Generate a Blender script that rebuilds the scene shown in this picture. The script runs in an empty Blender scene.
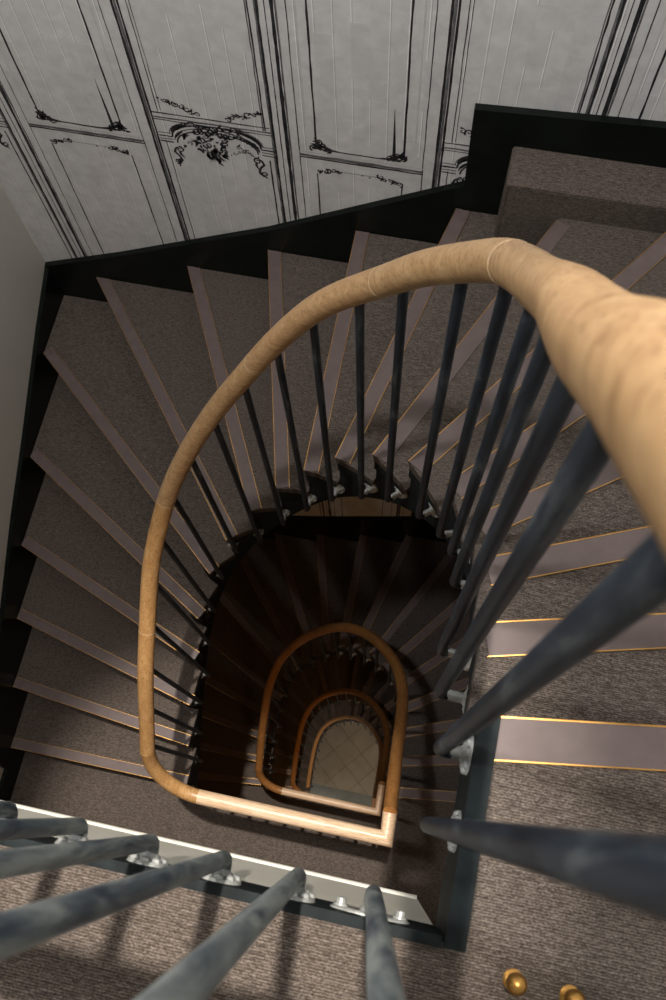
import bpy, math, random
from mathutils import Vector, Matrix

random.seed(7)
S = bpy.context.scene
COL = S.collection
RISE = 0.16
NST = 18                     # risers in one storey
H = RISE * NST               # storey height
CAM_Z = 0.82
HR = 0.78                    # handrail centre above the landing
XL, YB, XR, YF = -1.375, 1.477, 0.82, -1.25   # faces of the skirtings round the stairwell
NLEV = 4

# ------------------------------------------------------------------ helpers
def new_obj(name, verts, faces, mats, parent=None, midx=None, smooth=False):
    me = bpy.data.meshes.new(name)
    me.from_pydata([tuple(v) for v in verts], [], faces)
    if not isinstance(mats, (list, tuple)):
        mats = [mats]
    for m in mats:
        me.materials.append(m)
    if midx:
        for p, i in zip(me.polygons, midx):
            p.material_index = i
    if smooth:
        for p in me.polygons:
            p.use_smooth = True
    me.update()
    import bmesh
    bm = bmesh.new(); bm.from_mesh(me)
    bmesh.ops.recalc_face_normals(bm, faces=bm.faces)
    bm.to_mesh(me); bm.free()
    o = bpy.data.objects.new(name, me)
    COL.objects.link(o)
    if parent is not None:
        o.parent = parent
    return o

class MB:
    def __init__(self):
        self.v = []; self.f = []; self.m = []
    def add(self, vs, fs, mi=0):
        b = len(self.v)
        self.v += [Vector(p) for p in vs]
        self.f += [tuple(i + b for i in q) for q in fs]
        self.m += [mi] * len(fs)
    def box(self, x0, x1, y0, y1, z0, z1, mi=0):
        self.prism([(x0, y0), (x1, y0), (x1, y1), (x0, y1)], z0, z1, mi)
    def prism(self, poly, z0, z1, mi=0):
        n = len(poly)
        vs = [(p[0], p[1], z0) for p in poly] + [(p[0], p[1], z1) for p in poly]
        fs = [tuple(range(n - 1, -1, -1)), tuple(range(n, 2 * n))]
        fs += [(i, (i + 1) % n, n + (i + 1) % n, n + i) for i in range(n)]
        self.add(vs, fs, mi)
    def prism_xz(self, poly, y0, y1, mi=0):
        n = len(poly)
        vs = [(p[0], y0, p[1]) for p in poly] + [(p[0], y1, p[1]) for p in poly]
        fs = [tuple(range(n)), tuple(range(2 * n - 1, n - 1, -1))]
        fs += [(i, (i + 1) % n, n + (i + 1) % n, n + i) for i in range(n)]
        self.add(vs, fs, mi)
    def prism_yz(self, poly, x0, x1, mi=0):
        n = len(poly)
        vs = [(x0, p[0], p[1]) for p in poly] + [(x1, p[0], p[1]) for p in poly]
        fs = [tuple(range(n)), tuple(range(2 * n - 1, n - 1, -1))]
        fs += [(i, (i + 1) % n, n + (i + 1) % n, n + i) for i in range(n)]
        self.add(vs, fs, mi)
    def bar(self, a, b, w, z0, z1, side=1, mi=0):
        """flat bar of width w lying to one side of the segment a-b"""
        a = Vector((a[0], a[1])); b = Vector((b[0], b[1]))
        d = (b - a).normalized(); n = Vector((-d.y, d.x)) * (w * side)
        self.prism([a, b, b + n, a + n], z0, z1, mi)
    def sweep(self, pts, radii, ns=12, cap=True, mi=0, squash=1.0, ref=Vector((0, 0, 1))):
        """tube with its section kept upright against ref"""
        n = len(pts); rings = []
        for i, p in enumerate(pts):
            t = (pts[min(i + 1, n - 1)] - pts[max(i - 1, 0)]).normalized()
            r = ref if abs(t.dot(ref)) < 0.97 else Vector((0, 1, 0.0))
            s = t.cross(r).normalized(); u = s.cross(t).normalized()
            rad = radii[i] if isinstance(radii, (list, tuple)) else radii
            rings.append([p + s * (rad * math.cos(2 * math.pi * k / ns)) + u * (rad * squash * math.sin(2 * math.pi * k / ns)) for k in range(ns)])
        vs = [q for r in rings for q in r]; fs = []
        for i in range(n - 1):
            for k in range(ns):
                a = i * ns + k; b = i * ns + (k + 1) % ns
                fs.append((a, b, b + ns, a + ns))
        if cap:
            fs.append(tuple(range(ns - 1, -1, -1)))
            fs.append(tuple(range((n - 1) * ns, n * ns)))
        self.add(vs, fs, mi)
    def lathe(self, prof, o, ax, ns=16, sx=1.0, sz=1.0, mi=0):
        """prof: (radius, distance along ax); ellipse sx (sideways) by sz (upward)"""
        ax = Vector(ax).normalized()
        r = Vector((0, 0, 1)) if abs(ax.z) < 0.9 else Vector((0, 1, 0))
        s = ax.cross(r).normalized(); u = s.cross(ax).normalized()
        o = Vector(o); vs = []
        for (q, h) in prof:
            for k in range(ns):
                a = 2 * math.pi * k / ns
                vs.append(o + ax * h + s * (q * sx * math.cos(a)) + u * (q * sz * math.sin(a)))
        fs = []
        for i in range(len(prof) - 1):
            for k in range(ns):
                a = i * ns + k; b = i * ns + (k + 1) % ns
                fs.append((a, b, b + ns, a + ns))
        fs.append(tuple(range(ns - 1, -1, -1)))
        fs.append(tuple(range((len(prof) - 1) * ns, len(prof) * ns)))
        self.add(vs, fs, mi)
    def build(self, name, mats, parent=None, smooth=False):
        return new_obj(name, self.v, self.f, mats, parent, self.m, smooth)

def smooth_by_angle(o, deg=40):
    me = o.data
    for p in me.polygons:
        p.use_smooth = True
    try:
        me.set_sharp_from_angle(angle=math.radians(deg))
    except Exception:
        pass
    return o

def empty(name, loc, label, cat, group=None):
    o = bpy.data.objects.new(name, None); COL.objects.link(o)
    o.location = loc; o.empty_display_size = 0.1
    o['label'] = label; o['category'] = cat
    if group: o['group'] = group
    return o

def tag(o, label, cat, group=None):
    o['label'] = label; o['category'] = cat
    if group: o['group'] = group
    return o

def structure(o):
    o['kind'] = 'structure'
    return o

def into(parent, ob):
    """keep the child where it stands under an empty that has been moved"""
    ob.parent = parent
    ob.matrix_parent_inverse = Matrix.Translation(-parent.location)
    return ob

# ------------------------------------------------------------------ materials
def mat(name, col, rough=0.6, metal=0.0, spec=0.5):
    m = bpy.data.materials.new(name); m.use_nodes = True
    b = m.node_tree.nodes['Principled BSDF']
    b.inputs['Base Color'].default_value = (*col, 1)
    b.inputs['Roughness'].default_value = rough
    b.inputs['Metallic'].default_value = metal
    b.inputs['Specular IOR Level'].default_value = spec
    return m, m.node_tree.nodes, m.node_tree.links, b

def N(nodes, kind, **kw):
    n = nodes.new(kind)
    for k, v in kw.items():
        if k in n.inputs: n.inputs[k].default_value = v
        else: setattr(n, k, v)
    return n

def ramp(nodes, stops):
    r = nodes.new('ShaderNodeValToRGB')
    e = r.color_ramp.elements
    while len(e) < len(stops): e.new(0.5)
    for el, (p, c) in zip(e, stops):
        el.position = p; el.color = (*c, 1)
    return r

def mat_carpet(name, dark, mid, light):
    m, n, l, b = mat(name, mid, 0.95, 0, 0.1)
    tc = N(n, 'ShaderNodeTexCoord')
    mp = N(n, 'ShaderNodeMapping'); mp.inputs['Scale'].default_value = (85, 420, 420)
    l.new(tc.outputs['Object'], mp.inputs['Vector'])
    no = N(n, 'ShaderNodeTexNoise', Scale=1.0, Detail=2.0, Roughness=0.6)
    l.new(mp.outputs['Vector'], no.inputs['Vector'])
    mp2 = N(n, 'ShaderNodeMapping'); mp2.inputs['Scale'].default_value = (1, 1, 1)
    l.new(tc.outputs['Object'], mp2.inputs['Vector'])
    wv = N(n, 'ShaderNodeTexWave', bands_direction='Y', Scale=135.0, Distortion=5.0, Detail=2.0)
    wv.inputs['Detail Scale'].default_value = 3.0
    l.new(mp2.outputs['Vector'], wv.inputs['Vector'])
    fi = N(n, 'ShaderNodeTexNoise', Scale=420.0, Detail=1.0)
    l.new(tc.outputs['Object'], fi.inputs['Vector'])
    a1 = N(n, 'ShaderNodeMath', operation='MULTIPLY'); a1.inputs[1].default_value = 0.22
    l.new(wv.outputs['Fac'], a1.inputs[0])
    a2 = N(n, 'ShaderNodeMath', operation='MULTIPLY_ADD'); a2.inputs[1].default_value = 0.50
    l.new(no.outputs['Fac'], a2.inputs[0]); l.new(a1.outputs[0], a2.inputs[2])
    a3 = N(n, 'ShaderNodeMath', operation='MULTIPLY_ADD'); a3.inputs[1].default_value = 0.40
    l.new(fi.outputs['Fac'], a3.inputs[0]); l.new(a2.outputs[0], a3.inputs[2])
    r = ramp(n, [(0.40, dark), (0.58, mid), (0.78, light)])
    l.new(a3.outputs[0], r.inputs['Fac']); l.new(r.outputs['Color'], b.inputs['Base Color'])
    bp = N(n, 'ShaderNodeBump', Strength=0.35, Distance=0.0015)
    l.new(a3.outputs[0], bp.inputs['Height']); l.new(bp.outputs['Normal'], b.inputs['Normal'])
    return m

def mat_wood(name, c0, c1, c2, along='X', rough=0.36, scale=1.0):
    m, n, l, b = mat(name, c1, rough, 0, 0.45)
    tc = N(n, 'ShaderNodeTexCoord')
    mp = N(n, 'ShaderNodeMapping')
    sc = {'X': (5, 75, 75), 'Y': (75, 6, 45), 'D': (34, 30, 60)}[along]
    mp.inputs['Scale'].default_value = tuple(v * scale for v in sc)
    l.new(tc.outputs['Object'], mp.inputs['Vector'])
    no = N(n, 'ShaderNodeTexNoise', Scale=1.0, Detail=5.0, Roughness=0.62, Distortion=0.9)
    l.new(mp.outputs['Vector'], no.inputs['Vector'])
    po = N(n, 'ShaderNodeMapping'); po.inputs['Scale'].default_value = tuple(v * scale * 5 for v in sc)
    l.new(tc.outputs['Object'], po.inputs['Vector'])
    pn = N(n, 'ShaderNodeTexNoise', Scale=1.0, Detail=2.0, Roughness=0.5)
    l.new(po.outputs['Vector'], pn.inputs['Vector'])
    r = ramp(n, [(0.30, c0), (0.5, c1), (0.72, c2)])
    l.new(no.outputs['Fac'], r.inputs['Fac'])
    pr = ramp(n, [(0.34, (0.55, 0.48, 0.42)), (0.47, (1, 1, 1))])
    l.new(pn.outputs['Fac'], pr.inputs['Fac'])
    mx = N(n, 'ShaderNodeMix', data_type='RGBA', blend_type='MULTIPLY'); mx.inputs[0].default_value = 0.7
    l.new(r.outputs['Color'], mx.inputs[6]); l.new(pr.outputs['Color'], mx.inputs[7])
    l.new(mx.outputs[2], b.inputs['Base Color'])
    bp = N(n, 'ShaderNodeBump', Strength=0.12, Distance=0.001)
    l.new(pn.outputs['Fac'], bp.inputs['Height']); l.new(bp.outputs['Normal'], b.inputs['Normal'])
    return m

def mat_mottled(name, stops, scale, rough=0.5, metal=0.0, spec=0.5, bump=0.1, detail=4.0, dist=0.0):
    m, n, l, b = mat(name, stops[0][1], rough, metal, spec)
    tc = N(n, 'ShaderNodeTexCoord')
    no = N(n, 'ShaderNodeTexNoise', Scale=scale, Detail=detail, Roughness=0.6, Distortion=dist)
    l.new(tc.outputs['Object'], no.inputs['Vector'])
    r = ramp(n, stops)
    l.new(no.outputs['Fac'], r.inputs['Fac']); l.new(r.outputs['Color'], b.inputs['Base Color'])
    if bump:
        bp = N(n, 'ShaderNodeBump', Strength=bump, Distance=0.002)
        l.new(no.outputs['Fac'], bp.inputs['Height']); l.new(bp.outputs['Normal'], b.inputs['Normal'])
    return m

def mat_wallpaper():
    """pale grey printed paper, embossed in columns of tall narrow cells with short white streaks between them"""
    m, n, l, b = mat('wallpaper', (0.7, 0.7, 0.7), 0.5, 0, 0.3)
    tc = N(n, 'ShaderNodeTexCoord')
    sp = N(n, 'ShaderNodeSeparateXYZ'); l.new(tc.outputs['UV'], sp.inputs[0])
    def M2(op, a, bb):
        q = N(n, 'ShaderNodeMath', operation=op)
        for i, v in enumerate((a, bb)):
            if v is None: continue
            if isinstance(v, (int, float)): q.inputs[i].default_value = v
            else: l.new(v, q.inputs[i])
        return q.outputs[0]
    cx = M2('DIVIDE', sp.outputs['X'], 0.0405)
    ci = M2('FLOOR', cx, None); cf = M2('FRACT', cx, None)
    par = M2('MULTIPLY', ci, 0.37)
    cz = M2('ADD', M2('DIVIDE', sp.outputs['Y'], 0.15), par)
    zi = M2('FLOOR', cz, None); zf = M2('FRACT', cz, None)
    cb = N(n, 'ShaderNodeCombineXYZ'); l.new(ci, cb.inputs[0]); l.new(zi, cb.inputs[1])
    wn = N(n, 'ShaderNodeTexWhiteNoise', noise_dimensions='2D'); l.new(cb.outputs[0], wn.inputs['Vector'])
    on = M2('GREATER_THAN', wn.outputs['Value'], 0.38)
    line = M2('LESS_THAN', cf, 0.062)
    dark = M2('MULTIPLY', M2('GREATER_THAN', cf, 0.052), M2('LESS_THAN', cf, 0.10))
    streak = M2('MULTIPLY', line, on)
    shade = M2('MULTIPLY', dark, on)
    hline = M2('MULTIPLY', M2('LESS_THAN', zf, 0.016), 0.10)
    no = N(n, 'ShaderNodeTexNoise', Scale=26.0, Detail=5.0, Roughness=0.6, Distortion=0.4)
    l.new(tc.outputs['Object'], no.inputs['Vector'])
    r = ramp(n, [(0.3, (0.86, 0.86, 0.865)), (0.7, (1.04, 1.04, 1.04))])
    l.new(no.outputs['Fac'], r.inputs['Fac'])
    base = N(n, 'ShaderNodeMix', data_type='RGBA')
    base.inputs[6].default_value = (0.665, 0.668, 0.675, 1); base.inputs[7].default_value = (0.72, 0.722, 0.73, 1)
    l.new(wn.outputs['Value'], base.inputs[0])
    mw = N(n, 'ShaderNodeMix', data_type='RGBA'); mw.inputs[7].default_value = (0.96, 0.96, 0.96, 1)
    l.new(M2('MAXIMUM', M2('MULTIPLY', streak, 0.9), hline), mw.inputs[0]); l.new(base.outputs[2], mw.inputs[6])
    md = N(n, 'ShaderNodeMix', data_type='RGBA'); md.inputs[7].default_value = (0.42, 0.42, 0.43, 1)
    l.new(M2('MULTIPLY', shade, 0.7), md.inputs[0]); l.new(mw.outputs[2], md.inputs[6])
    mx = N(n, 'ShaderNodeMix', data_type='RGBA', blend_type='MULTIPLY'); mx.inputs[0].default_value = 1.0
    l.new(md.outputs[2], mx.inputs[6]); l.new(r.outputs['Color'], mx.inputs[7])
    l.new(mx.outputs[2], b.inputs['Base Color'])
    bp = N(n, 'ShaderNodeBump', Strength=0.3, Distance=0.003)
    l.new(no.outputs['Fac'], bp.inputs['Height']); l.new(bp.outputs['Normal'], b.inputs['Normal'])
    return m

def mat_tiles():
    m, n, l, b = mat('stone_tiles', (0.36, 0.31, 0.25), 0.4, 0, 0.4)
    tc = N(n, 'ShaderNodeTexCoord')
    mp = N(n, 'ShaderNodeMapping')
    mp.inputs['Rotation'].default_value = (0, 0, math.radians(40))
    mp.inputs['Location'].default_value = (0.06, 0.1, 0)
    l.new(tc.outputs['Object'], mp.inputs['Vector'])
    br = N(n, 'ShaderNodeTexBrick', Scale=1.0)
    br.offset = 0.0
    br.inputs['Brick Width'].default_value = 0.26
    br.inputs['Row Height'].default_value = 0.26
    br.inputs['Mortar Size'].default_value = 0.006
    br.inputs['Color1'].default_value = (0.36, 0.30, 0.24, 1)
    br.inputs['Color2'].default_value = (0.335, 0.28, 0.225, 1)
    br.inputs['Mortar'].default_value = (0.23, 0.19, 0.15, 1)
    l.new(mp.outputs['Vector'], br.inputs['Vector'])
    no = N(n, 'ShaderNodeTexNoise', Scale=6.0, Detail=4.0)
    l.new(tc.outputs['Object'], no.inputs['Vector'])
    r = ramp(n, [(0.3, (0.8, 0.8, 0.8)), (0.7, (1.05, 1.05, 1.05))])
    l.new(no.outputs['Fac'], r.inputs['Fac'])
    mx = N(n, 'ShaderNodeMix', data_type='RGBA', blend_type='MULTIPLY'); mx.inputs[0].default_value = 1.0
    l.new(br.outputs['Color'], mx.inputs[6]); l.new(r.outputs['Color'], mx.inputs[7])
    l.new(mx.outputs[2], b.inputs['Base Color'])
    return m

M = {}
M['carpet'] = mat_carpet('taupe_carpet', (0.040, 0.031, 0.026), (0.092, 0.074, 0.063), (0.195, 0.165, 0.146))
M['nosing'] = mat_mottled('mauve_nosing', [(0.3, (0.108, 0.080, 0.077)), (0.7, (0.130, 0.098, 0.094))], 30, 0.50, 0, 0.3, 0.03)
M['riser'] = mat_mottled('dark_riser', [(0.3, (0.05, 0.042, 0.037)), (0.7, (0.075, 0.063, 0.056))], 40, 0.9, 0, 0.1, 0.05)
M['brass'] = mat_mottled('brass', [(0.3, (0.38, 0.19, 0.05)), (0.7, (0.58, 0.33, 0.10))], 25, 0.32, 0.95, 0.5, 0.02)
M['black'] = mat_mottled('black_gloss_paint', [(0.3, (0.004, 0.006, 0.005)), (0.7, (0.008, 0.011, 0.009))], 14, 0.30, 0, 0.14, 0.02)
M['string'] = mat_mottled('black_string_paint', [(0.35, (0.006, 0.009, 0.010)), (0.7, (0.015, 0.021, 0.023))], 35, 0.6, 0, 0.10, 0.1)
M['oakX'] = mat_wood('oak_straight', (0.36, 0.205, 0.092), (0.47, 0.285, 0.138), (0.56, 0.37, 0.195), 'X')
M['oakY'] = mat_wood('oak_side', (0.31, 0.175, 0.080), (0.40, 0.245, 0.118), (0.47, 0.310, 0.160), 'Y')
M['oakD'] = mat_wood('oak_curved', (0.36, 0.205, 0.092), (0.46, 0.285, 0.138), (0.56, 0.37, 0.195), 'D')
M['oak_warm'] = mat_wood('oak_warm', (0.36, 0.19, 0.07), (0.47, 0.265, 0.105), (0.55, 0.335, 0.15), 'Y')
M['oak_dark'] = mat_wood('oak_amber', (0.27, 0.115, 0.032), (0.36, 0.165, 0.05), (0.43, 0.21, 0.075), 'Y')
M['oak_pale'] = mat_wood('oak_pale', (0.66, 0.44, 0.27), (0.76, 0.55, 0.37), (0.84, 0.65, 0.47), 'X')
M['seam'] = mat('pale_glue_line', (0.72, 0.55, 0.36), 0.5)[0]
def mat_iron(name, stops):
    """blue-black paint with grey wear in long patches"""
    m, n, l, b = mat(name, (.03, .04, .05), 0.45, 0.1, 0.4)
    tc = N(n, 'ShaderNodeTexCoord')
    mp = N(n, 'ShaderNodeMapping'); mp.inputs['Scale'].default_value = (55, 55, 9)
    l.new(tc.outputs['Object'], mp.inputs['Vector'])
    no = N(n, 'ShaderNodeTexNoise', Scale=1.0, Detail=6.0, Roughness=0.65, Distortion=0.6)
    l.new(mp.outputs['Vector'], no.inputs['Vector'])
    r = ramp(n, stops)
    l.new(no.outputs['Fac'], r.inputs['Fac']); l.new(r.outputs['Color'], b.inputs['Base Color'])
    bp = N(n, 'ShaderNodeBump', Strength=0.12, Distance=0.001)
    l.new(no.outputs['Fac'], bp.inputs['Height']); l.new(bp.outputs['Normal'], b.inputs['Normal'])
    return m
M['iron'] = mat_iron('blue_black_iron', [(0.38, (0.008, 0.012, 0.019)), (0.56, (0.022, 0.032, 0.046)), (0.68, (0.09, 0.105, 0.115)), (0.80, (0.2, 0.22, 0.22))])
M['iron_lit_worn'] = mat_iron('lit_worn_iron', [(0.34, (0.030, 0.042, 0.062)), (0.45, (0.10, 0.122, 0.135)), (0.56, (0.20, 0.225, 0.225)), (0.75, (0.33, 0.355, 0.345))])  # greyer iron for landing bars: light on them put into the colour, plus wear
M['cast'] = mat_mottled('silver_casting', [(0.3, (0.26, 0.27, 0.265)), (0.7, (0.50, 0.51, 0.50))], 60, 0.28, 0.3, 0.5, 0.35)
M['plaster'] = mat_mottled('cream_plaster', [(0.3, (0.58, 0.56, 0.49)), (0.7, (0.66, 0.64, 0.57))], 5, 0.6, 0, 0.3, 0.02)
M['grey_wall'] = mat_mottled('grey_wall_paint', [(0.3, (0.66, 0.655, 0.615)), (0.7, (0.69, 0.685, 0.645))], 3, 0.8, 0, 0.2, 0.03)
M['paper'] = mat_wallpaper()
M['ink'] = mat_mottled('printed_ink', [(0.35, (0.012, 0.012, 0.014)), (0.7, (0.05, 0.05, 0.055))], 60, 0.6, 0, 0.2, 0)
M['ink_soft'] = mat_mottled('printed_grey', [(0.35, (0.11, 0.11, 0.115)), (0.7, (0.20, 0.20, 0.205))], 50, 0.6, 0, 0.2, 0)
M['ink_white'] = mat_mottled('printed_white', [(0.35, (0.55, 0.545, 0.54)), (0.7, (0.62, 0.615, 0.61))], 50, 0.6, 0, 0.2, 0)
M['tiles'] = mat_tiles()
M['tile_border'] = mat_mottled('blue_grey_stone', [(0.3, (0.17, 0.18, 0.175)), (0.7, (0.21, 0.22, 0.215))], 10, 0.45, 0, 0.4, 0.02)

# ------------------------------------------------------------------ plan of the stair
STR = [(-1.1, .088, -.086), (0, .089, .097), (1, .092, .215), (2, .094, .335), (3, .083, .445), (4, .040, .552), (5, -.037, .642),
       (6, -.118, .706), (7, -.213, .746), (8, -.301, .760), (9, -.387, .753), (10, -.474, .724), (11, -.551, .670), (12, -.612, .595),
       (13, -.648, .475), (14, -.662, .355), (15, -.669, .222), (16, -.672, .092), (17, -.674, -.046), (17.4, -.675, -.086)]
DYL = [0.0, 0.0, 0.075, 0.09, 0.09]        # each landing edge lies a little further in than the one above
DYA = [0.0, 0.055, 0.115, 0.19]
DXR = [0.0, 0.03, 0.03, 0.025]
DXL = [0.0, -0.005, -0.02, -0.06]

def catmull(u):
    pts = STR
    if u <= pts[0][0]: return Vector((pts[0][1], pts[0][2] + 0.0))
    if u >= pts[-1][0]: return Vector((pts[-1][1], pts[-1][2]))
    for i in range(len(pts) - 1):
        if pts[i][0] <= u <= pts[i + 1][0]: break
    t = (u - pts[i][0]) / (pts[i + 1][0] - pts[i][0])
    p1, p2 = pts[i], pts[i + 1]
    p0 = pts[max(i - 1, 0)]; p3 = pts[min(i + 2, len(pts) - 1)]
    out = []
    for c in (1, 2):
        m1 = (p2[c] - p0[c]) / max(p2[0] - p0[0], 1e-6) * (p2[0] - p1[0])
        m2 = (p3[c] - p1[c]) / max(p3[0] - p1[0], 1e-6) * (p2[0] - p1[0])
        if i == 0: m1 = p2[c] - p1[c]
        if i == len(pts) - 2: m2 = p2[c] - p1[c]
        t2, t3 = t * t, t * t * t
        out.append((2 * t3 - 3 * t2 + 1) * p1[c] + (t3 - 2 * t2 + t) * m1 + (-2 * t3 + 3 * t2) * p2[c] + (t3 - t2) * m2)
    return Vector(out)

def warp(k, p):
    """the well drifts a little from storey to storey"""
    x, y = p[0], p[1]
    w = min(max((y + .081) / .80, 0), 1)
    s = min(max((x + .65) / .72, 0), 1)
    dl = DYL[k] * s + DYL[k + 1] * (1 - s)
    y2 = y + dl * (1 - w) + DYA[k] * w
    x2 = x + DXR[k] * s * (1 - w) ** 2 + DXL[k] * (1 - s)
    return Vector((x2, y2))

def hr(u):
    """handrail centre above the nosing line: lower at the head of a flight"""
    T = [(-.5, .652), (.5, .622), (1.5, .629), (2.5, .634), (3.5, .677), (4.5, .683), (5.5, .675), (6.5, .698), (8, .708), (10, .714), (13, .735), (15, .74), (16.5, .70), (18, .70)]
    u = max(u, -.5)
    for (a, va), (b, vb) in zip(T, T[1:]):
        if u <= b: return va + (vb - va) * (u - a) / (b - a)
    return T[-1][1]

def string_pt(k, u, off=0.0):
    """point on the string; off > 0 moves it into the open well"""
    a = catmull(u - 0.02); b = catmull(u + 0.02); c = catmull(u)
    d = (b - a)
    if d.length < 1e-6: d = Vector((0, 1))
    d.normalize()
    n = Vector((-d.y, d.x))      # left of travel = into the well
    return warp(k, c + n * off)

# far ends of the nosing lines: a second point of each
FAR = {0: (.246, .120), 1: (.283, .264), 2: (.319, .428), 3: (.288, .592), 4: (.206, .726), 5: (.393, 1.243), 6: (.187, 1.363),
       7: (-.052, 1.465), 8: (-.312, 1.479), 9: (-.578, 1.476), 10: (-.858, 1.48), 11: (-1.204, 1.476), 12: (-1.368, 1.238),
       13: (-1.372, .914), 14: (-1.377, .635), 15: (-1.385, .40), 16: (-1.384, .167), 17: (-1.374, -.049)}

def wall_hit(a, d):
    ts = []
    if d.x > 1e-9: ts.append(((XR - a.x) / d.x, 'R'))
    if d.x < -1e-9: ts.append(((XL - a.x) / d.x, 'L'))
    if d.y > 1e-9: ts.append(((YB - a.y) / d.y, 'B'))
    if d.y < -1e-9: ts.append(((YF - a.y) / d.y, 'F'))
    t, w = min(q for q in ts if q[0] > 0)
    return a + d * t, w

LINES = []
for i in range(NST):
    a = catmull(i); f = Vector(FAR[i]); d = (f - a).normalized()
    p, w = wall_hit(a, d)
    LINES.append((a, p, w))

def line(k, i):
    a, p, w = LINES[i]
    return warp(k, a), p, w

def clip_room(poly, m=.002):
    def cl(pl, f):
        out = []
        for i, p in enumerate(pl):
            q = pl[(i + 1) % len(pl)]; a, b = f(p), f(q)
            if a >= 0: out.append(p)
            if (a >= 0) != (b >= 0): out.append(p.lerp(q, a / (a - b)))
        return out
    poly = [Vector((p[0], p[1])) for p in poly]
    for f in (lambda p: p.x - XL - m, lambda p: XR - m - p.x, lambda p: p.y - YF - m, lambda p: YB - m - p.y):
        poly = cl(poly, f)
    return poly

CORNER = {('R', 'B'): Vector((XR, YB)), ('B', 'L'): Vector((XL, YB))}

def arc(k, u0, u1, off=0.0, n=6):
    return [string_pt(k, u0 + (u1 - u0) * j / n, off) for j in range(n + 1)]

# ------------------------------------------------------------------ flights
def string_depth(u):
    """the string deepens from the head of the flight to the round end"""
    return .225 + .075 * min(max((u - .5) / 3, 0), 1)

FL_LABEL = ['topmost winding flight of carpeted steps with mauve nosings, beside the papered wall',
            'second winding flight down, inside the largest full handrail loop, in half dark',
            'third winding flight down, dark steps inside the middle-sized handrail loop',
            'lowest winding flight of steps, just above the pale tiled ground floor']

def make_flight(k):
    z0 = -k * H
    root = empty('staircase', (XL, -.05, z0 - H), FL_LABEL[k], 'stairs', 'winding flights of the stairwell')
    for i in range(1, NST):
        zt = z0 - i * RISE
        a, pa, wa = line(k, i)           # front edge
        b, pb, wb = line(k, i - 1)       # back edge, under the next nosing up
        dirn = (pa - a).normalized()
        inner = arc(k, i, i - 1, 0.001, 6)
        a_in = inner[0]; b_in = inner[-1]
        poly = [pa] + inner + [pb]
        if wa != wb: poly.append(CORNER[(wb, wa)])
        mb = MB(); mb.prism(clip_room(poly), zt - .028, zt)
        tr = into(root, mb.build('tread', M['carpet']))
        # nosing strip along the front edge, ending short of the wall on the corner step
        back = (pb - pa)
        nrm = Vector((-dirn.y, dirn.x))
        mid_b = (b + pb) / 2 - (a + pa) / 2
        if nrm.dot(mid_b) < 0: nrm = -nrm
        s0 = a_in
        e0 = pa if i != 6 else a + (Vector(FAR[6]) - a)
        L = (e0 - s0).length
        st = MB()
        st.prism(clip_room([s0 - nrm * .002, e0 - nrm * .002, e0 + nrm * .034, s0 + nrm * .034 + dirn * .002]), zt - .012, zt + .0025)
        ns = st.build('nosing_strip', M['nosing']); ns.parent = tr
        b1 = MB()
        b1.prism(clip_room([s0 - nrm * .0033, e0 - nrm * .0033, e0 - nrm * .0019, s0 - nrm * .0019]), zt - .008, zt + .0032)
        o = b1.build('brass_edging', M['brass']); o.parent = tr
        if i != 6:
            b2 = MB()
            b2.prism(clip_room([s0 + nrm * .0338, e0 + nrm * .0338, e0 + nrm * .0350, s0 + nrm * .0350]), zt - .002, zt + .0031)
            o = b2.build('brass_edging', M['brass']); o.parent = tr
        # riser below the front edge
        rs = MB()
        bot = zt - RISE
        q0 = a_in + dirn * .018 + nrm * .020; q1 = pa + nrm * .020
        rs.prism(clip_room([q0, q1, q1 + nrm * .02, q0 + nrm * .02]), bot, zt - .028)
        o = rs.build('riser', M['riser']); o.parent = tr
    # cut string: stepped top, smooth lower edge, following the well
    us = []
    u = 0.0
    while u < 17.401:
        us.append(u); u += 0.125
    vs = []; fs = []
    mb = MB()
    prev = None
    for j in range(len(us) - 1):
        ua, ub = us[j], us[j + 1]
        um = (ua + ub) / 2
        i = min(int(math.floor(um)) + 1, NST)
        top = z0 - i * RISE - .029
        pa, pb = string_pt(k, ua, -.009), string_pt(k, ub, -.009)
        qa, qb = string_pt(k, ua, -.035), string_pt(k, ub, -.035)
        la, lb = z0 - ua * RISE - string_depth(ua), z0 - ub * RISE - string_depth(ub)
        vsl = [(*pa, la), (*pb, lb), (*qb, lb), (*qa, la), (*pa, top), (*pb, top), (*qb, top), (*qa, top)]
        mb.add(vsl, [(0, 3, 2, 1), (4, 5, 6, 7), (0, 1, 5, 4), (2, 3, 7, 6), (1, 2, 6, 5), (3, 0, 4, 7)])
    into(root, mb.build('stringer', M['string']))
    # curved return under each tread end
    for i in range(1, NST):
        zt = z0 - i * RISE
        pts = []
        rt = MB()
        pl = arc(k, i - .02, i - .93, 0.001, 5); pl2 = arc(k, i - .02, i - .93, -.010, 5)
        n = len(pl)
        vs = []
        for j in range(n):
            dp = .055 - .035 * (j / (n - 1))
            vs += [(*pl[j], zt - .029), (*pl2[j], zt - .029), (*pl2[j], zt - .029 - dp), (*pl[j], zt - .029 - dp * .8)]
        fs = []
        for j in range(n - 1):
            for c in range(4):
                fs.append((j * 4 + c, j * 4 + (c + 1) % 4, (j + 1) * 4 + (c + 1) % 4, (j + 1) * 4 + c))
        fs += [(0, 1, 2, 3), tuple((n - 1) * 4 + c for c in (3, 2, 1, 0))]
        rt.add(vs, fs)
        into(root, rt.build('tread_return', M['string']))
    return root

# ------------------------------------------------------------------ landings
LAND_LABEL = ['nearest carpeted landing with pale plaster edge, at the very bottom of the picture',
              'dim carpeted landing one storey down, behind the brightest straight handrail',
              'carpeted landing two storeys down, behind the second straight handrail',
              'carpeted landing three storeys down, smallest in the well']

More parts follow.
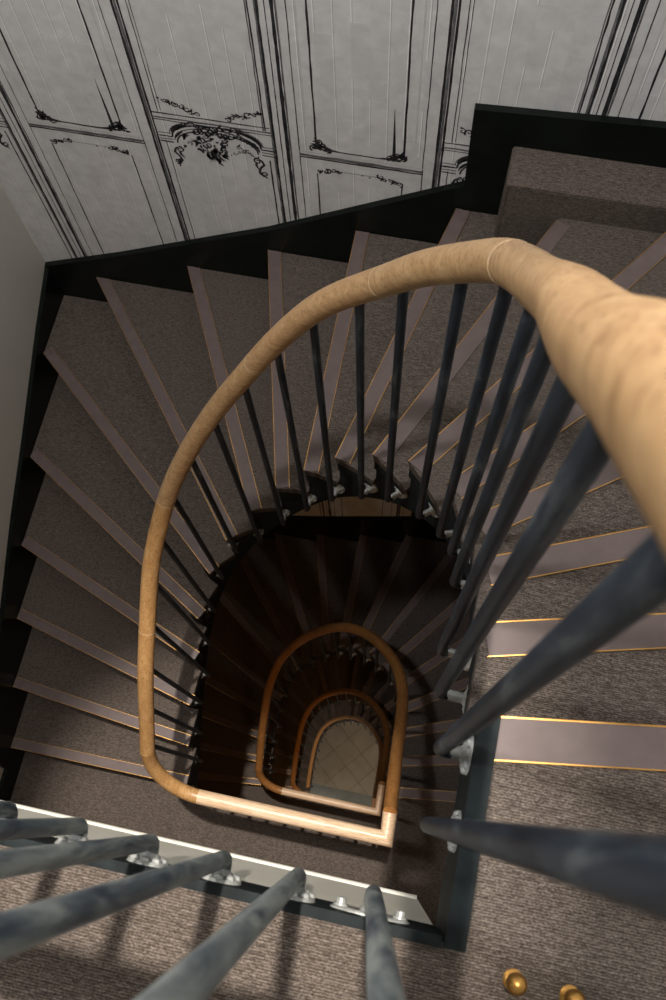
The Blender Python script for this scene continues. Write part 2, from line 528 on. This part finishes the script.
def make_landing(k):
    z = -k * H
    dy = DYL[k]
    ye = -.086 + dy
    xr = catmull(-1.1).x + DXR[k]
    kp = max(k - 1, 0)
    xl = -.674 + (DXL[kp] if k else 0)
    root = empty('landing', (0, YF, z), LAND_LABEL[k], 'landing', 'landings of the stairwell')
    a, pa, wa = line(k, 0)
    inner = arc(k, 0, -1.1, 0.0, 4)
    inner = [p for p in inner if p.y > ye + .002] + [Vector((xr, ye))]
    yl = -.046 + dy
    poly = [Vector((XR, YF)), pa] + inner + [Vector((xl, ye)), Vector((xl, yl)), Vector((XL, yl)), Vector((XL, YF))]
    mb = MB(); mb.prism(clip_room(poly), z - .03, z)
    into(root, mb.build('carpet', M['carpet']))
    # nosing at the head of the flight
    d = (pa - a).normalized(); n = Vector((d.y, -d.x))
    if n.y > 0: n = -n
    s0 = a + d * .004
    st = MB(); st.prism(clip_room([s0 - n * .002, pa - n * .002, pa + n * .034, s0 + n * .034]), z - .012, z + .0025)
    into(root, st.build('nosing_strip', M['nosing']))
    for (w0, w1) in ((-.0034, -.0019), (.0338, .0350)):
        bb = MB(); bb.prism(clip_room([s0 + n * w0, pa + n * w0, pa + n * w1, s0 + n * w1]), z - .008, z + .0032)
        into(root, bb.build('brass_edging', M['brass']))
    rs = MB(); q0 = a + d * .02 + n * .02; q1 = pa + n * .02
    rs.prism(clip_room([q0, q1, q1 + n * .02, q0 + n * .02]), z - RISE, z - .03)
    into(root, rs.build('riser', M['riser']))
    # black edge board: along the well front and up the right side
    e = MB()
    e.box(xl, xr - .006, ye - .005, ye + .004, z - .068, z + .004)
    into(root, e.build('edge_board', M['string']))
    e = MB()
    right = arc(k, .05, -1.1, 0.004, 5); rin = arc(k, .05, -1.1, -.014, 5)
    right[-1].y = ye - .004; rin[-1].y = ye - .004
    e.prism(right + rin[::-1], z - .10, z + .004)
    into(root, e.build('edge_board', M['string']))
    # plaster face with a small rounded foot, and the soffit
    f = MB()
    f.box(xl, xr - .005, ye - .03, ye, z - .372, z - .068)
    into(root, f.build('fascia', M['plaster']))
    f = MB()
    f.sweep([Vector((xl, ye - .004, z - .376)), Vector((xr - .006, ye - .004, z - .376))], .008, 10)
    into(root, smooth_by_angle(f.build('fascia_bead', M['plaster'])))
    f = MB()
    f.prism(clip_room([Vector((XR, YF)), Vector((XR, ye - .03)), Vector((XL, ye - .03)), Vector((XL, YF))]), z - .38, z - .35)
    into(root, f.build('soffit', M['plaster']))
    return root

# ------------------------------------------------------------------ handrails and balusters
def off_rail(u):
    return .031 - .019 * min(max((u - 9) / 4, 0), 1)

def rail_points(k):
    """centre line of railing k: landing k from its left end to the mitre, then the flight down to landing k+1"""
    z0 = -k * H
    pts = []
    u = 0.0
    while u <= 16.41:
        p = string_pt(k, u, off_rail(u))
        pts.append((u, Vector((p.x, p.y, z0 - u * RISE + hr(u)))))
        u += 0.2
    return pts

def resample(pts, step):
    out = [pts[0]]; acc = 0
    for a, b in zip(pts, pts[1:]):
        n = max(int((b - a).length / step), 1)
        for j in range(1, n + 1):
            out.append(a.lerp(b, j / n))
    return out

RAIL_LABEL = ['nearest oak handrail sweeping round the top of the well on blue-black iron balusters',
              'largest complete oak handrail loop, with a pale straight length and mitred corner, one storey down',
              'middle-sized oak handrail loop two storeys down the well',
              'innermost and smallest handrail loop, just above the tiled floor']
RW, RSQ = .0225, .95

def rail_section(name, pts, material, parent, width=RW):
    mb = MB()
    mb.sweep(pts, width, 20, True, 0, RSQ)
    o = mb.build(name, material)
    smooth_by_angle(o, 50)
    return into(parent, o)

def make_baluster(parent, foot, top_z, inward, rz, plate=False, lit_worn=False):
    """blue-black bar with an elbow at the foot, a stub back to the string and a cast rosette with bolts"""
    r = .0073
    mb = MB()
    wall = Vector((inward.x, inward.y, 0)).normalized()      # from the bar towards the string
    D = inward.length
    ft = Vector((foot.x, foot.y, rz))
    pts = [Vector((foot.x, foot.y, top_z))]
    nseg = 6
    for j in range(1, nseg):
        pts.append(Vector((foot.x, foot.y, top_z + (rz + .012 - top_z) * j / nseg)))
    for j in range(6):
        a = math.pi / 2 * j / 5
        pts.append(ft + wall * (.010 * (1 - math.cos(a))) + Vector((0, 0, .010 * (1 - math.sin(a)))))
    side = Vector((wall.y, -wall.x, 0))
    mb.sweep(pts, r, 12, True, 0, 1.0, side)
    b = smooth_by_angle(mb.build('baluster', M['iron_lit_worn'] if lit_worn else M['iron']))
    into(parent, b)
    R = MB()
    if plate:
        R.lathe([(.0066, .009), (.0066, D - .010), (.009, D - .008), (.010, D - .005)], ft, wall, 16)
        R.lathe([(.016, D - .0055), (.0175, D - .004), (.0175, D)], ft, wall, 20, 2.0, .95)
    else:
        R.lathe([(.0066, .009), (.0066, D - .013), (.009, D - .011), (.0105, D - .008), (.018, D - .006), (.0198, D - .003), (.0198, D)],
                ft, wall, 18, .95, 1.2)
        for q in range(8):                      # petals of the rosette
            a = 2 * math.pi * q / 8
            c = ft + wall * (D - .0065) + side * (.0142 * math.cos(a) * .95) + Vector((0, 0, .0142 * math.sin(a) * 1.2))
            R.lathe([(.0018, -.0035), (.0038, -.0022), (.0045, .0005), (.0045, .003)], c, wall, 8)
    ro = smooth_by_angle(R.build('rosette', M['cast'])); ro.parent = b
    for off in ([side * .026, side * -.026] if plate else [Vector((0, 0, -.034))]):
        B = MB()
        c = ft + wall * D + off
        h = -.005 if plate else 0
        B.lathe([(.0022, -.0075 + h), (.0042, -.0065 + h), (.0048, -.0035 + h), (.0048, h)], c, wall, 10)
        B.lathe([(.0065, -.002 + h), (.0065, h + .0005)], c, wall, 12)
        bo = smooth_by_angle(B.build('bolt', M['cast'])); bo.parent = b
    return b

FEET = [-.6, -.2, .35, 1.03, 1.85, 2.65, 3.4, 4.25, 5.2, 6.1, 7.05, 8.0, 9.0, 10.0, 10.9, 11.8, 12.6, 13.35, 14.1, 14.85, 15.6, 16.3]

def make_railing(k):
    z0 = -k * H
    ye = -.086 + DYL[k]
    root = empty('railing', (0, ye, z0), RAIL_LABEL[k], 'railing', 'stair railings round the well')
    fl = rail_points(k)
    yr = ye + .022                                    # line of the landing rail
    p0 = fl[0][1]
    zl = z0 + HR
    corner = Vector((string_pt(k, -.6, .030).x, yr, zl))
    kp = max(k - 1, 0)
    # left end of the landing rail takes over from the flight above with a rounded corner
    e1 = string_pt(kp, 16.4, off_rail(16.4))
    zs = z0 + RISE * (NST - 16.4) + hr(16.4)
    xl = e1.x
    rx, ry = .15, e1.y - yr
    lead = []
    for j in range(0, 17):
        a = math.pi / 2 * j / 16
        t = j / 16
        lead.append(Vector((xl + rx * (1 - math.cos(a) ** 1.15), yr + ry * (1 - math.sin(a) ** .85), zs + (zl - zs) * (1.75 * t - .75 * t * t if False else math.sin(a) ** .8))))
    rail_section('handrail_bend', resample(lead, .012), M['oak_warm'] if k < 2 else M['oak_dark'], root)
    # level length with a mitred end
    leg_len = [.05, .075, .16, .10][k]
    mb = MB()
    ns = 20
    def ring(p, s, u, skew=None):
        out = []
        for q in range(ns):
            a = 2 * math.pi * q / ns
            w = RW * math.cos(a)
            out.append(p + s * w + u * (RW * RSQ * math.sin(a)) + (skew * w if skew else Vector((0, 0, 0))))
        return out
    X = Vector((1, 0, 0)); Y = Vector((0, 1, 0)); Z = Vector((0, 0, 1))
    r0 = [ring(Vector((lead[-1].x + (corner.x - lead[-1].x) * t, yr, zl)), -Y, Z) for t in (0, .33, .66)]
    r1 = ring(corner, -Y, Z, X)        # mitre: outer side runs on
    rings = r0 + [r1]
    vs = [q for r in rings for q in r]; fs = []
    for i in range(len(rings) - 1):
        for q in range(ns):
            a = i * ns + q; b = i * ns + (q + 1) % ns
            fs.append((a, b, b + ns, a + ns))
    fs += [tuple(range(ns - 1, -1, -1)), tuple(range((len(rings) - 1) * ns, len(rings) * ns))]
    mb.add(vs, fs)
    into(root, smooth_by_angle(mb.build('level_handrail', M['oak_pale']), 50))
    # the short leg from the mitre to the head of the flight
    leg_end = Vector((string_pt(k, -.3, .031).x, yr + leg_len, zl))
    mb = MB()
    rA = ring(corner + Vector((0, .0004, 0)), X, Z, -Y)
    rA = [p for p in rA]
    rB = ring(leg_end, X, Z)
    vs = rA + rB; fs = [(q, (q + 1) % ns, ns + (q + 1) % ns, ns + q) for q in range(ns)]
    fs += [tuple(range(ns - 1, -1, -1)), tuple(range(ns, 2 * ns))]
    mb.add(vs, fs)
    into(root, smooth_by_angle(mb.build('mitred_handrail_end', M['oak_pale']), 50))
    # flight handrail in its jointed lengths
    line_pts = [leg_end + Vector((0, .0005, 0))]
    for (u, p) in fl:
        if p.y > leg_end.y + .03 or u > 2: line_pts.append(Vector((p.x, p.y, p.z)))
    P = []
    for i, p in enumerate(line_pts): P.append(p)
    # soften the break between level and slope
    for it in range(2):
        Q = [P[0]] + [(P[i - 1] + P[i] * 2 + P[i + 1]) / 4 for i in range(1, len(P) - 1)] + [P[-1]]
        P = Q
    P = resample(P, .02)
    cuts = [0, .26, .38, .52, .68, .80, 1.0] if k == 0 else [0, .5, .78, 1.0]
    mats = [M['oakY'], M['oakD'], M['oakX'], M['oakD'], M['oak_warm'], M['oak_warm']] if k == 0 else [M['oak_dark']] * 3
    n = len(P)
    for j in range(len(cuts) - 1):
        i0 = int(cuts[j] * (n - 1)); i1 = int(cuts[j + 1] * (n - 1))
        rail_section('handrail', P[i0:i1 + 1], mats[j], root)
        if j and k == 0:
            t = (P[i0 + 1] - P[i0 - 1]).normalized() * .0007
            rail_section('glue_joint', [P[i0] - t, P[i0] + t], M['seam'], root, RW + .0002)
    # balusters of the flight
    for u in FEET:
        p = string_pt(k, u, min(max(off_rail(u), .0225), .032)); w = string_pt(k, u, -.009 if u > 0 else 0) - p
        zt = min(z0 - u * RISE + hr(u), zl) - RW * RSQ * .55
        if u < -.5: zt = zl - RW * RSQ * .55
        zf = z0 - u * RISE - .075 if u > .3 else z0 - .035
        if u > .3:
            i = math.floor(u) + 1
            zf = min(z0 - u * RISE - .10, z0 - i * RISE - .065)
        make_baluster(root, p, zt, w, zf)
    # balusters of the landing
    x = .021 + DXR[k]
    while x > xl + .05:
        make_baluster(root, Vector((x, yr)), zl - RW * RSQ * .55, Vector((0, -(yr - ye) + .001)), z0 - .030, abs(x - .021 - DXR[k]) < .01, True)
        x -= .0665
    return root

# ------------------------------------------------------------------ walls, wallpaper print, skirtings
ZTOP = 7.2
ZG = -4 * H
def rib(poly_pts, widths):
    """flat ribbon through 2-D points with a width at each"""
    n = len(poly_pts); vs = []; fs = []
    for i, p in enumerate(poly_pts):
        a = Vector(poly_pts[max(i - 1, 0)]); b = Vector(poly_pts[min(i + 1, n - 1)])
        d = (b - a)
        d = d.normalized() if d.length > 1e-9 else Vector((1, 0))
        nn = Vector((-d.y, d.x)) * widths[i] / 2
        q = Vector(p)
        vs += [q + nn, q - nn]
    for i in range(n - 1): fs.append((2 * i, 2 * i + 1, 2 * i + 3, 2 * i + 2))
    return vs, fs

class Print:
    """ink lying on the wall face at y = yf"""
    def __init__(self, yf): self.v = []; self.f = []; self.m = []; self.yf = yf
    def strip(self, pts, w, mi=1, lift=0.0004):
        ws = w if isinstance(w, (list, tuple)) else [w] * len(pts)
        vs, fs = rib(pts, ws)
        b = len(self.v)
        self.v += [(q.x, self.yf - lift, q.y) for q in vs]
        self.f += [tuple(i + b for i in q) for q in fs]
        self.m += [mi] * len(fs)
    def wob(self, x, z0, z1, w, mi=1, amp=.0006):
        n = max(int(abs(z1 - z0) / .03), 2)
        pts = [(x + random.uniform(-amp, amp), z0 + (z1 - z0) * j / n) for j in range(n + 1)]
        self.strip(pts, [w * random.uniform(.75, 1.25) for _ in pts], mi)
    def hor(self, x0, x1, z, w, mi=1, amp=.0008):
        n = max(int(abs(x1 - x0) / .03), 2)
        pts = [(x0 + (x1 - x0) * j / n, z + random.uniform(-amp, amp)) for j in range(n + 1)]
        self.strip(pts, [w * random.uniform(.75, 1.25) for _ in pts], mi, .0005)
    def scroll(self, cx, cz, r, turns, a0, sgn, w, mi=1):
        pts = []; ws = []
        n = int(14 * turns)
        for j in range(n + 1):
            t = j / n; a = a0 + sgn * 2 * math.pi * turns * t; rr = r * (1 - .8 * t)
            pts.append((cx + rr * math.cos(a), cz + rr * math.sin(a))); ws.append(w * (1.1 - .6 * t) * random.uniform(.6, 1.3))
        self.strip(pts, ws, mi, .0006)
    def leaf(self, x, z, dx, dz, w, mi=1):
        pts = [(x + dx * t + .12 * dz * math.sin(t * 5), z + dz * t - .12 * dx * math.sin(t * 5)) for t in (0, .2, .4, .6, .8, 1)]
        self.strip(pts, [w * .3, w * .9, w, w * .8, w * .5, w * .1], mi, .0007)
    def spray(self, x, z, dx, dz, n, size, mi=1):
        for j in range(n):
            t = j / max(n - 1, 1)
            px = x + dx * t + random.uniform(-.004, .004); pz = z + dz * t + random.uniform(-.004, .004)
            if j % 2: self.scroll(px, pz, size * random.uniform(.6, 1), 1.1, random.uniform(0, 6), random.choice((-1, 1)), size * .38, mi)
            else: self.leaf(px, pz, random.uniform(-1, 1) * size * 1.5, random.uniform(-1, 1) * size * 1.3, size * .6, mi)

def panel_plain(P, x0, w, zr):
    """plain panel: frame above the dado rail, lower frame beneath, scrolled corners"""
    k = w / .37
    P.wob(x0 - .0155 * k, ZG + 2, ZTOP, .0024, 1, .0003); P.wob(x0 - .032 * k, ZG + 2, ZTOP, .0058, 1, .0004); P.wob(x0 - .037 * k, ZG + 2, ZTOP, .0045, 2, .0004)
    P.wob(x0, ZG + 2, ZTOP, .0088, 1, .0003)
    P.wob(x0 + .0080, ZG + 2, ZTOP, .0042, 2, .0004)
    P.wob(x0 + .030 * k, ZG + 2, ZTOP, .0022, 1)
    P.wob(x0 + .340 * k, ZG + 2, ZTOP, .0022, 1)
    zt = zr + 1.75
    P.wob(x0 + .074 * k, zr + .040, zt, .0045, 1); P.wob(x0 + .292 * k, zr + .040, zt, .0045, 1)
    P.wob(x0 + .0505 * k, zr + .1, zt, .003, 3); P.wob(x0 + .318 * k, zr + .1, zt, .003, 3)
    P.hor(x0 + .085 * k, x0 + .285 * k, zr + .030, .0042, 1)
    P.strip([(x0 + .268 * k, zr + .034), (x0 + .267 * k, zr + .10), (x0 + .265 * k, zr + .2)], [.009, .006, .001], 1)
    # dado rail
    P.hor(x0 + .030 * k, x0 + .342 * k, zr + .003, .0085, 2); P.hor(x0 + .030 * k, x0 + .342 * k, zr - .005, .0045, 1)
    P.hor(x0 + .02 * k, x0 + .345 * k, zr + .015, .004, 3)
    # corner scrolls above and below
    for sx, xx in ((1, x0 + .072 * k), (-1, x0 + .292 * k)):
        P.spray(xx, zr + .056, sx * .038, -.026, 9, .0115)
        P.spray(xx - sx * .004, zr + .036, sx * .022, .008, 8, .0130)
        P.strip([(xx - sx * .002, zr + .07), (xx + sx * .010, zr + .045), (xx + sx * .035, zr + .033), (xx + sx * .06, zr + .030)], [.003, .008, .009, .004], 1)
        P.spray(xx + sx * .004, zr - .054, sx * .050, .014, 10, .0105)
        P.wob(xx, zr - .06, ZG + 2, .0035, 1)
    P.hor(x0 + .13 * k, x0 + .25 * k, zr - .041, .0014, 2)
    P.spray(x0 + .19 * k, zr - .044, .06, -.002, 5, .0045)

def panel_arched(P, x0, w, zr):
    """arched panel: hanging bouquet under an arched rail"""
    k = w / .36
    P.wob(x0, ZG + 2, ZTOP, .0062, 1, .0003); P.wob(x0 + .0065, ZG + 2, ZTOP, .006, 2, .0003); P.wob(x0 + .0135, ZG + 2, ZTOP, .0052, 1, .0003)
    zt = zr + 1.75; zb = zr + .085
    P.wob(x0 + .034 * k, zb + .015, zt, .0022, 1); P.wob(x0 + .042 * k, zb + .02, zt, .0016, 1)
    P.wob(x0 + .307 * k, zb + .0, zt, .0040, 1)
    P.wob(x0 + .302 * k, zb + .0, zt, .0030, 2, .0010)
    # rail beneath the tall panel
    P.hor(x0 + .016 * k, x0 + .318 * k, zb + .012, .0035, 1); P.hor(x0 + .016 * k, x0 + .322 * k, zb - .004, .0050, 2); P.hor(x0 + .016 * k, x0 + .325 * k, zb - .012, .0028, 1)
    for sx, xx in ((1, x0 + .05 * k), (-1, x0 + .302 * k)):
        P.spray(xx, zb + .062, sx * .085, -.040, 14, .0105)
    # arch
    def arch(t0, t1, dz, widths, mi):
        pts = []; n = 14
        for j in range(n + 1):
            a = math.pi * (1 - (t0 + (t1 - t0) * j / n))
            pts.append((x0 + (.172 + (.118 + dz * .5) * math.cos(a)) * k, zr + .016 + dz + .056 * math.sin(a) ** .9))
        P.strip(pts, [widths[0] + (widths[1] - widths[0]) * math.sin(math.pi * j / n) for j in range(n + 1)], mi, .0005)
    for dz, ww, mi in ((0, .0045, 1), (-.010, .0032, 2), (-.020, .0042, 1), (.011, .0025, 2)):
        P.hor(x0 + .018 * k, x0 + .054 * k, zr + .016 + dz, ww, mi); P.hor(x0 + .290 * k, x0 + .328 * k, zr + .016 + dz, ww, mi)
        arch(0, 1, dz, (ww, ww), mi)
    arch(.06, .30, .004, (.003, .016), 1); arch(.66, .97, .004, (.003, .011), 1); arch(.68, .99, -.014, (.002, .009), 1); arch(.05, .22, -.013, (.002, .008), 1)
    P.spray(x0 + .085 * k, zr + .066, .16, .004, 18, .0125)
    P.spray(x0 + .120 * k, zr + .052, .09, -.006, 16, .0130)
    P.spray(x0 + .225 * k, zr + .054, .05, -.030, 9, .0105)
    # bouquet hanging from the arch
    for q in range(60):
        t = random.random() ** 1.2
        P.leaf(x0 + (.158 + random.uniform(-.075, .065) * (1 - .85 * t)) * k, zr + .034 - .085 * t, random.uniform(-.022, .022), -random.uniform(.004, .022), random.uniform(.004, .011), random.choice((1, 1, 1, 2, 3)))
    for q in range(8):
        P.scroll(x0 + (.158 + random.uniform(-.05, .05)) * k, zr + random.uniform(-.012, .035), random.uniform(.007, .012), 1.0, random.uniform(0, 6), random.choice((-1, 1)), .0042, 1)
    P.leaf(x0 + .160 * k, zr - .012, .004, -.05, .016, 1); P.leaf(x0 + .168 * k, zr - .008, .008, -.045, .010, 2)
    P.spray(x0 + .205 * k, zr - .02, .045, .02, 7, .008, 2)
    for sx, xx in ((1, x0 + .052 * k), (-1, x0 + .288 * k)):
        S1 = [(xx + sx * .012, zr - .018), (xx + sx * .002, zr - .026), (xx - sx * .003, zr - .040), (xx + sx * .008, zr - .054), (xx + sx * .012, zr - .068), (xx + sx * .004, zr - .082), (xx - sx * .006, zr - .086)]
        P.strip(S1, [.003, .006, .0075, .006, .0075, .006, .003], 1, .0006)
        P.scroll(xx + sx * .013, zr - .028, .011, 1.2, 1.6, -sx, .0055); P.scroll(xx - sx * .002, zr - .076, .010, 1.2, 4.4, sx, .0055)
        P.leaf(xx + sx * .014, zr - .034, sx * .004, -.028, .007); P.leaf(xx + sx * .012, zr - .062, -sx * .016, -.034, .008)
        P.spray(xx + sx * .018, zr - .018, sx * .045, .035, 7, .008)
    P.wob(x0 + .033 * k, zr - .0, ZG + 2, .0022, 1)
    P.wob(x0 + .308 * k, zr - .02, ZG + 2, .0040, 1)

def make_walls():
    # papered back wall: plaster slab with the print on its face
    yw = YB + .018
    mb = MB()
    mb.box(XL - .115, XR + .115, yw, yw + .12, ZG - .1, ZTOP)
    P = Print(yw)
    zo = CAM_Z - 1.895
    seq = [(-1.59, .365, 'A'), (-1.225, .378, 'P'), (-.847, .357, 'A'), (-.490, .371, 'P'), (-.119, .349, 'A'), (.230, .371, 'P'), (.601, .355, 'A')]
    for x0, w, kind in seq:
        zr = zo + .055 * (x0 + 1.225 + .1)
        start = len(P.v), len(P.f)
        (panel_plain if kind == 'P' else panel_arched)(P, x0, w, zr)
    # keep the print on the wall
    keep = []
    vs = [(min(max(v[0], XL - .014), XR), v[1], v[2]) for v in P.v]
    b = len(mb.v)
    mb.v += [Vector(v) for v in vs]
    mb.f += [tuple(i + b for i in f) for f in P.f]
    mb.m += P.m
    me = bpy.data.meshes.new('wall_back')
    me.from_pydata([tuple(v) for v in mb.v], [], mb.f)
    for key in ('paper', 'ink', 'ink_soft', 'ink_white'): me.materials.append(M[key])
    for p, i in zip(me.polygons, mb.m): p.material_index = i
    uv = me.uv_layers.new(name='UVMap')
    for lp in me.loops:
        c = me.vertices[lp.vertex_index].co
        uv.data[lp.index].uv = (c.x, c.z)
    o = bpy.data.objects.new('wall_back', me); COL.objects.link(o); structure(o)
    mb = MB(); mb.box(XL - .13, XL - .015, YF - .12, yw, ZG - .1, ZTOP)
    structure(mb.build('wall_left', M['grey_wall']))
    mb = MB(); mb.box(XR + .0, XR + .115, YF - .12, yw, ZG - .1, ZTOP)
    structure(mb.build('wall_right', M['grey_wall']))
    mb = MB(); mb.box(XL - .015, XR, YF - .12, YF, ZG - .1, ZTOP)
    structure(mb.build('wall_front', M['grey_wall']))
    mb = MB(); mb.box(XL - .13, XR + .115, YF - .12, yw + .12, ZTOP, ZTOP + .1)
    zc = 2.58
    hole = [catmull(-1.1 + 18.5 * j / 60) for j in range(61)]
    mb.box(XL - .014, XR - .001, YF + .001, -.081, zc, zc + .3)
    for a, b in zip(hole, hole[1:]):
        # ring of slabs from the opening out to the walls
        def outw(p):
            c = Vector((-.3, .2)); d = (p - c).normalized(); t = []
            if d.x > 1e-6: t.append((XR - .001 - c.x) / d.x)
            if d.x < -1e-6: t.append((XL - .014 - c.x) / d.x)
            if d.y > 1e-6: t.append((YB + .017 - c.y) / d.y)
            if d.y < -1e-6: t.append((-.081 - c.y) / d.y)
            return c + d * min(t)
        mb.prism([a, b, outw(b), outw(a)], zc, zc + .3)
    structure(mb.build('ceiling', M['plaster']))
    # tiled ground floor with a grey border on the landing side
    mb = MB(); mb.box(XL - .13, XR + .115, YF - .12, yw + .12, ZG - .1, ZG, 0)
    mb.box(XL, XR, YF, .20, ZG, ZG + .002, 1)
    structure(mb.build('floor', [M['tiles'], M['tile_border']]))
    # skirtings: they climb with the steps; each storey repeats
    mb = MB()
    for k in range(4):
        z = CAM_Z - k * H + (.2 if k else 0)
        top = [(XL - .012, z - 2.570), (-1.09, z - 2.432), (-.571, z - 2.168), (-.042, z - 1.852), (-.046, z - 1.596), (XR, z - 1.545)]
        bot = [(XR, z - 1.75), (.06, z - 2.25), (-.05, z - 2.40), (XL - .012, z - 3.05)]
        mb.prism_xz(top + bot, YB, yw)
    structure(mb.build('baseboard_back', M['black']))
    mb = MB()
    for k in range(4):
        z = CAM_Z - k * H
        top = [(yw, z - 2.572), (1.287, z - 2.660), (.945, z - 2.826), (.70, z - 2.935), (.43, z - 3.075), (.1, z - 3.245), (-.10, z - 3.34), (-.135, z - 3.58), (YF, z - 3.58)]
        bot = [(YF, z - 3.70), (-.10, z - 3.74), (yw, z - 3.1)]
        mb.prism_yz(top + bot, XL - .015, XL)
    structure(mb.build('baseboard_left', M['black']))
    # carpeted ledge boxed along the foot of the papered wall
    mb = MB()
    x0, x1, y0, y1, zt, zb = .054, .50, 1.372, YB + .012, CAM_Z - 1.690, CAM_Z - 1.945
    mb.box(x0, x1, y0, y1, zb, zt)
    o = mb.build('trim_1', M['carpet']); structure(o)
    bv = o.modifiers.new('round', 'BEVEL'); bv.width = .010; bv.segments = 3

def make_knobs():
    for (x, y, s) in ((.143, -.102, 'left one of the two small round brass knobs low on the near landing carpet'),
                      (.189, -.104, 'right one of the two small round brass knobs low on the near landing carpet')):
        root = empty('brass_knob', (x, y, 0), s, 'knob', 'brass knobs on the landing')
        mb = MB(); mb.lathe([(.0085, 0), (.0085, .002), (.006, .0035)], (0, 0, 0), (0, 0, 1), 16)
        b = smooth_by_angle(mb.build('base', M['brass'], root))
        mb = MB(); mb.lathe([(.0035, .003), (.003, .008), (.0038, .0125)], (0, 0, 0), (0, 0, 1), 12)
        smooth_by_angle(mb.build('stem', M['brass'], root))
        mb = MB()
        mb.lathe([(.0085 * math.sin(math.pi * (j + .6) / 13), .020 - .0085 * math.cos(math.pi * (j + .6) / 13)) for j in range(13)], (0, 0, 0), (0, 0, 1), 18)
        smooth_by_angle(mb.build('ball', M['brass'], root))

for k in range(NLEV): make_flight(k)
for k in range(NLEV): make_landing(k)
for k in range(NLEV): make_railing(k)
make_walls()
make_knobs()

# ------------------------------------------------------------------ lights
def spot(name, loc, target, power, size_deg, blend, radius, col):
    l = bpy.data.lights.new(name, 'SPOT'); l.energy = power; l.spot_size = math.radians(size_deg); l.spot_blend = blend
    l.shadow_soft_size = radius; l.color = col
    o = bpy.data.objects.new(name, l); COL.objects.link(o); o.location = loc
    d = Vector(target) - Vector(loc)
    o.rotation_euler = d.to_track_quat('-Z', 'Y').to_euler()
    return o
def area(name, loc, target, power, sx, sy, col):
    l = bpy.data.lights.new(name, 'AREA'); l.shape = 'RECTANGLE'; l.size = sx; l.size_y = sy; l.energy = power; l.color = col
    o = bpy.data.objects.new(name, l); COL.objects.link(o); o.location = loc
    d = Vector(target) - Vector(loc)
    o.rotation_euler = d.to_track_quat('-Z', 'Y').to_euler()
    return o
spot('well_lamp', (-.12, .85, 6.9), (-.38, .03, 0), 4000, 10.0, .55, .07, (1, .92, .82))
area('landing_lamp', (-1.0, .15, 2.35), (-.35, 1.5, 1.3), 66, .22, .22, (1, .985, .98))
for k, e in ((1, 2), (2, 2.8), (3, 4.5), (4, 15)):  # unseen fills added under the landings to brighten lower flights and ground floor
    area('storey_fill', (.0, -.95, -k * H + 2.35), (-.25, .6, -k * H - .7), e, .3, .3, (1, .50, .17) if k < 4 else (1, .86, .68))

w = bpy.data.worlds.new('World'); S.world = w; w.use_nodes = True
w.node_tree.nodes['Background'].inputs['Color'].default_value = (.5, .5, .5, 1)
w.node_tree.nodes['Background'].inputs['Strength'].default_value = 0.02

# ------------------------------------------------------------------ camera
cd = bpy.data.cameras.new('camera'); cam = bpy.data.objects.new('camera', cd); COL.objects.link(cam)
R = Matrix(((0.97819112, -0.18359429, 0.09713528), (0.20514235, 0.9272189, -0.31333963), (-0.0325383, 0.3264326, 0.94466026)))
cam.matrix_world = Matrix.Translation((0, 0, CAM_Z)) @ R.to_4x4()
cd.sensor_fit = 'VERTICAL'; cd.sensor_height = 36; cd.lens = 36 * 900 / 1000
cd.clip_start = .01; cd.clip_end = 60
cd.dof.use_dof = True; cd.dof.focus_distance = 1.6; cd.dof.aperture_fstop = 14
S.camera = cam
S.view_settings.view_transform = 'Standard'; S.view_settings.look = 'None'
S.view_settings.gamma = 1; S.view_settings.use_curve_mapping = False
S.view_settings.exposure = 0.0
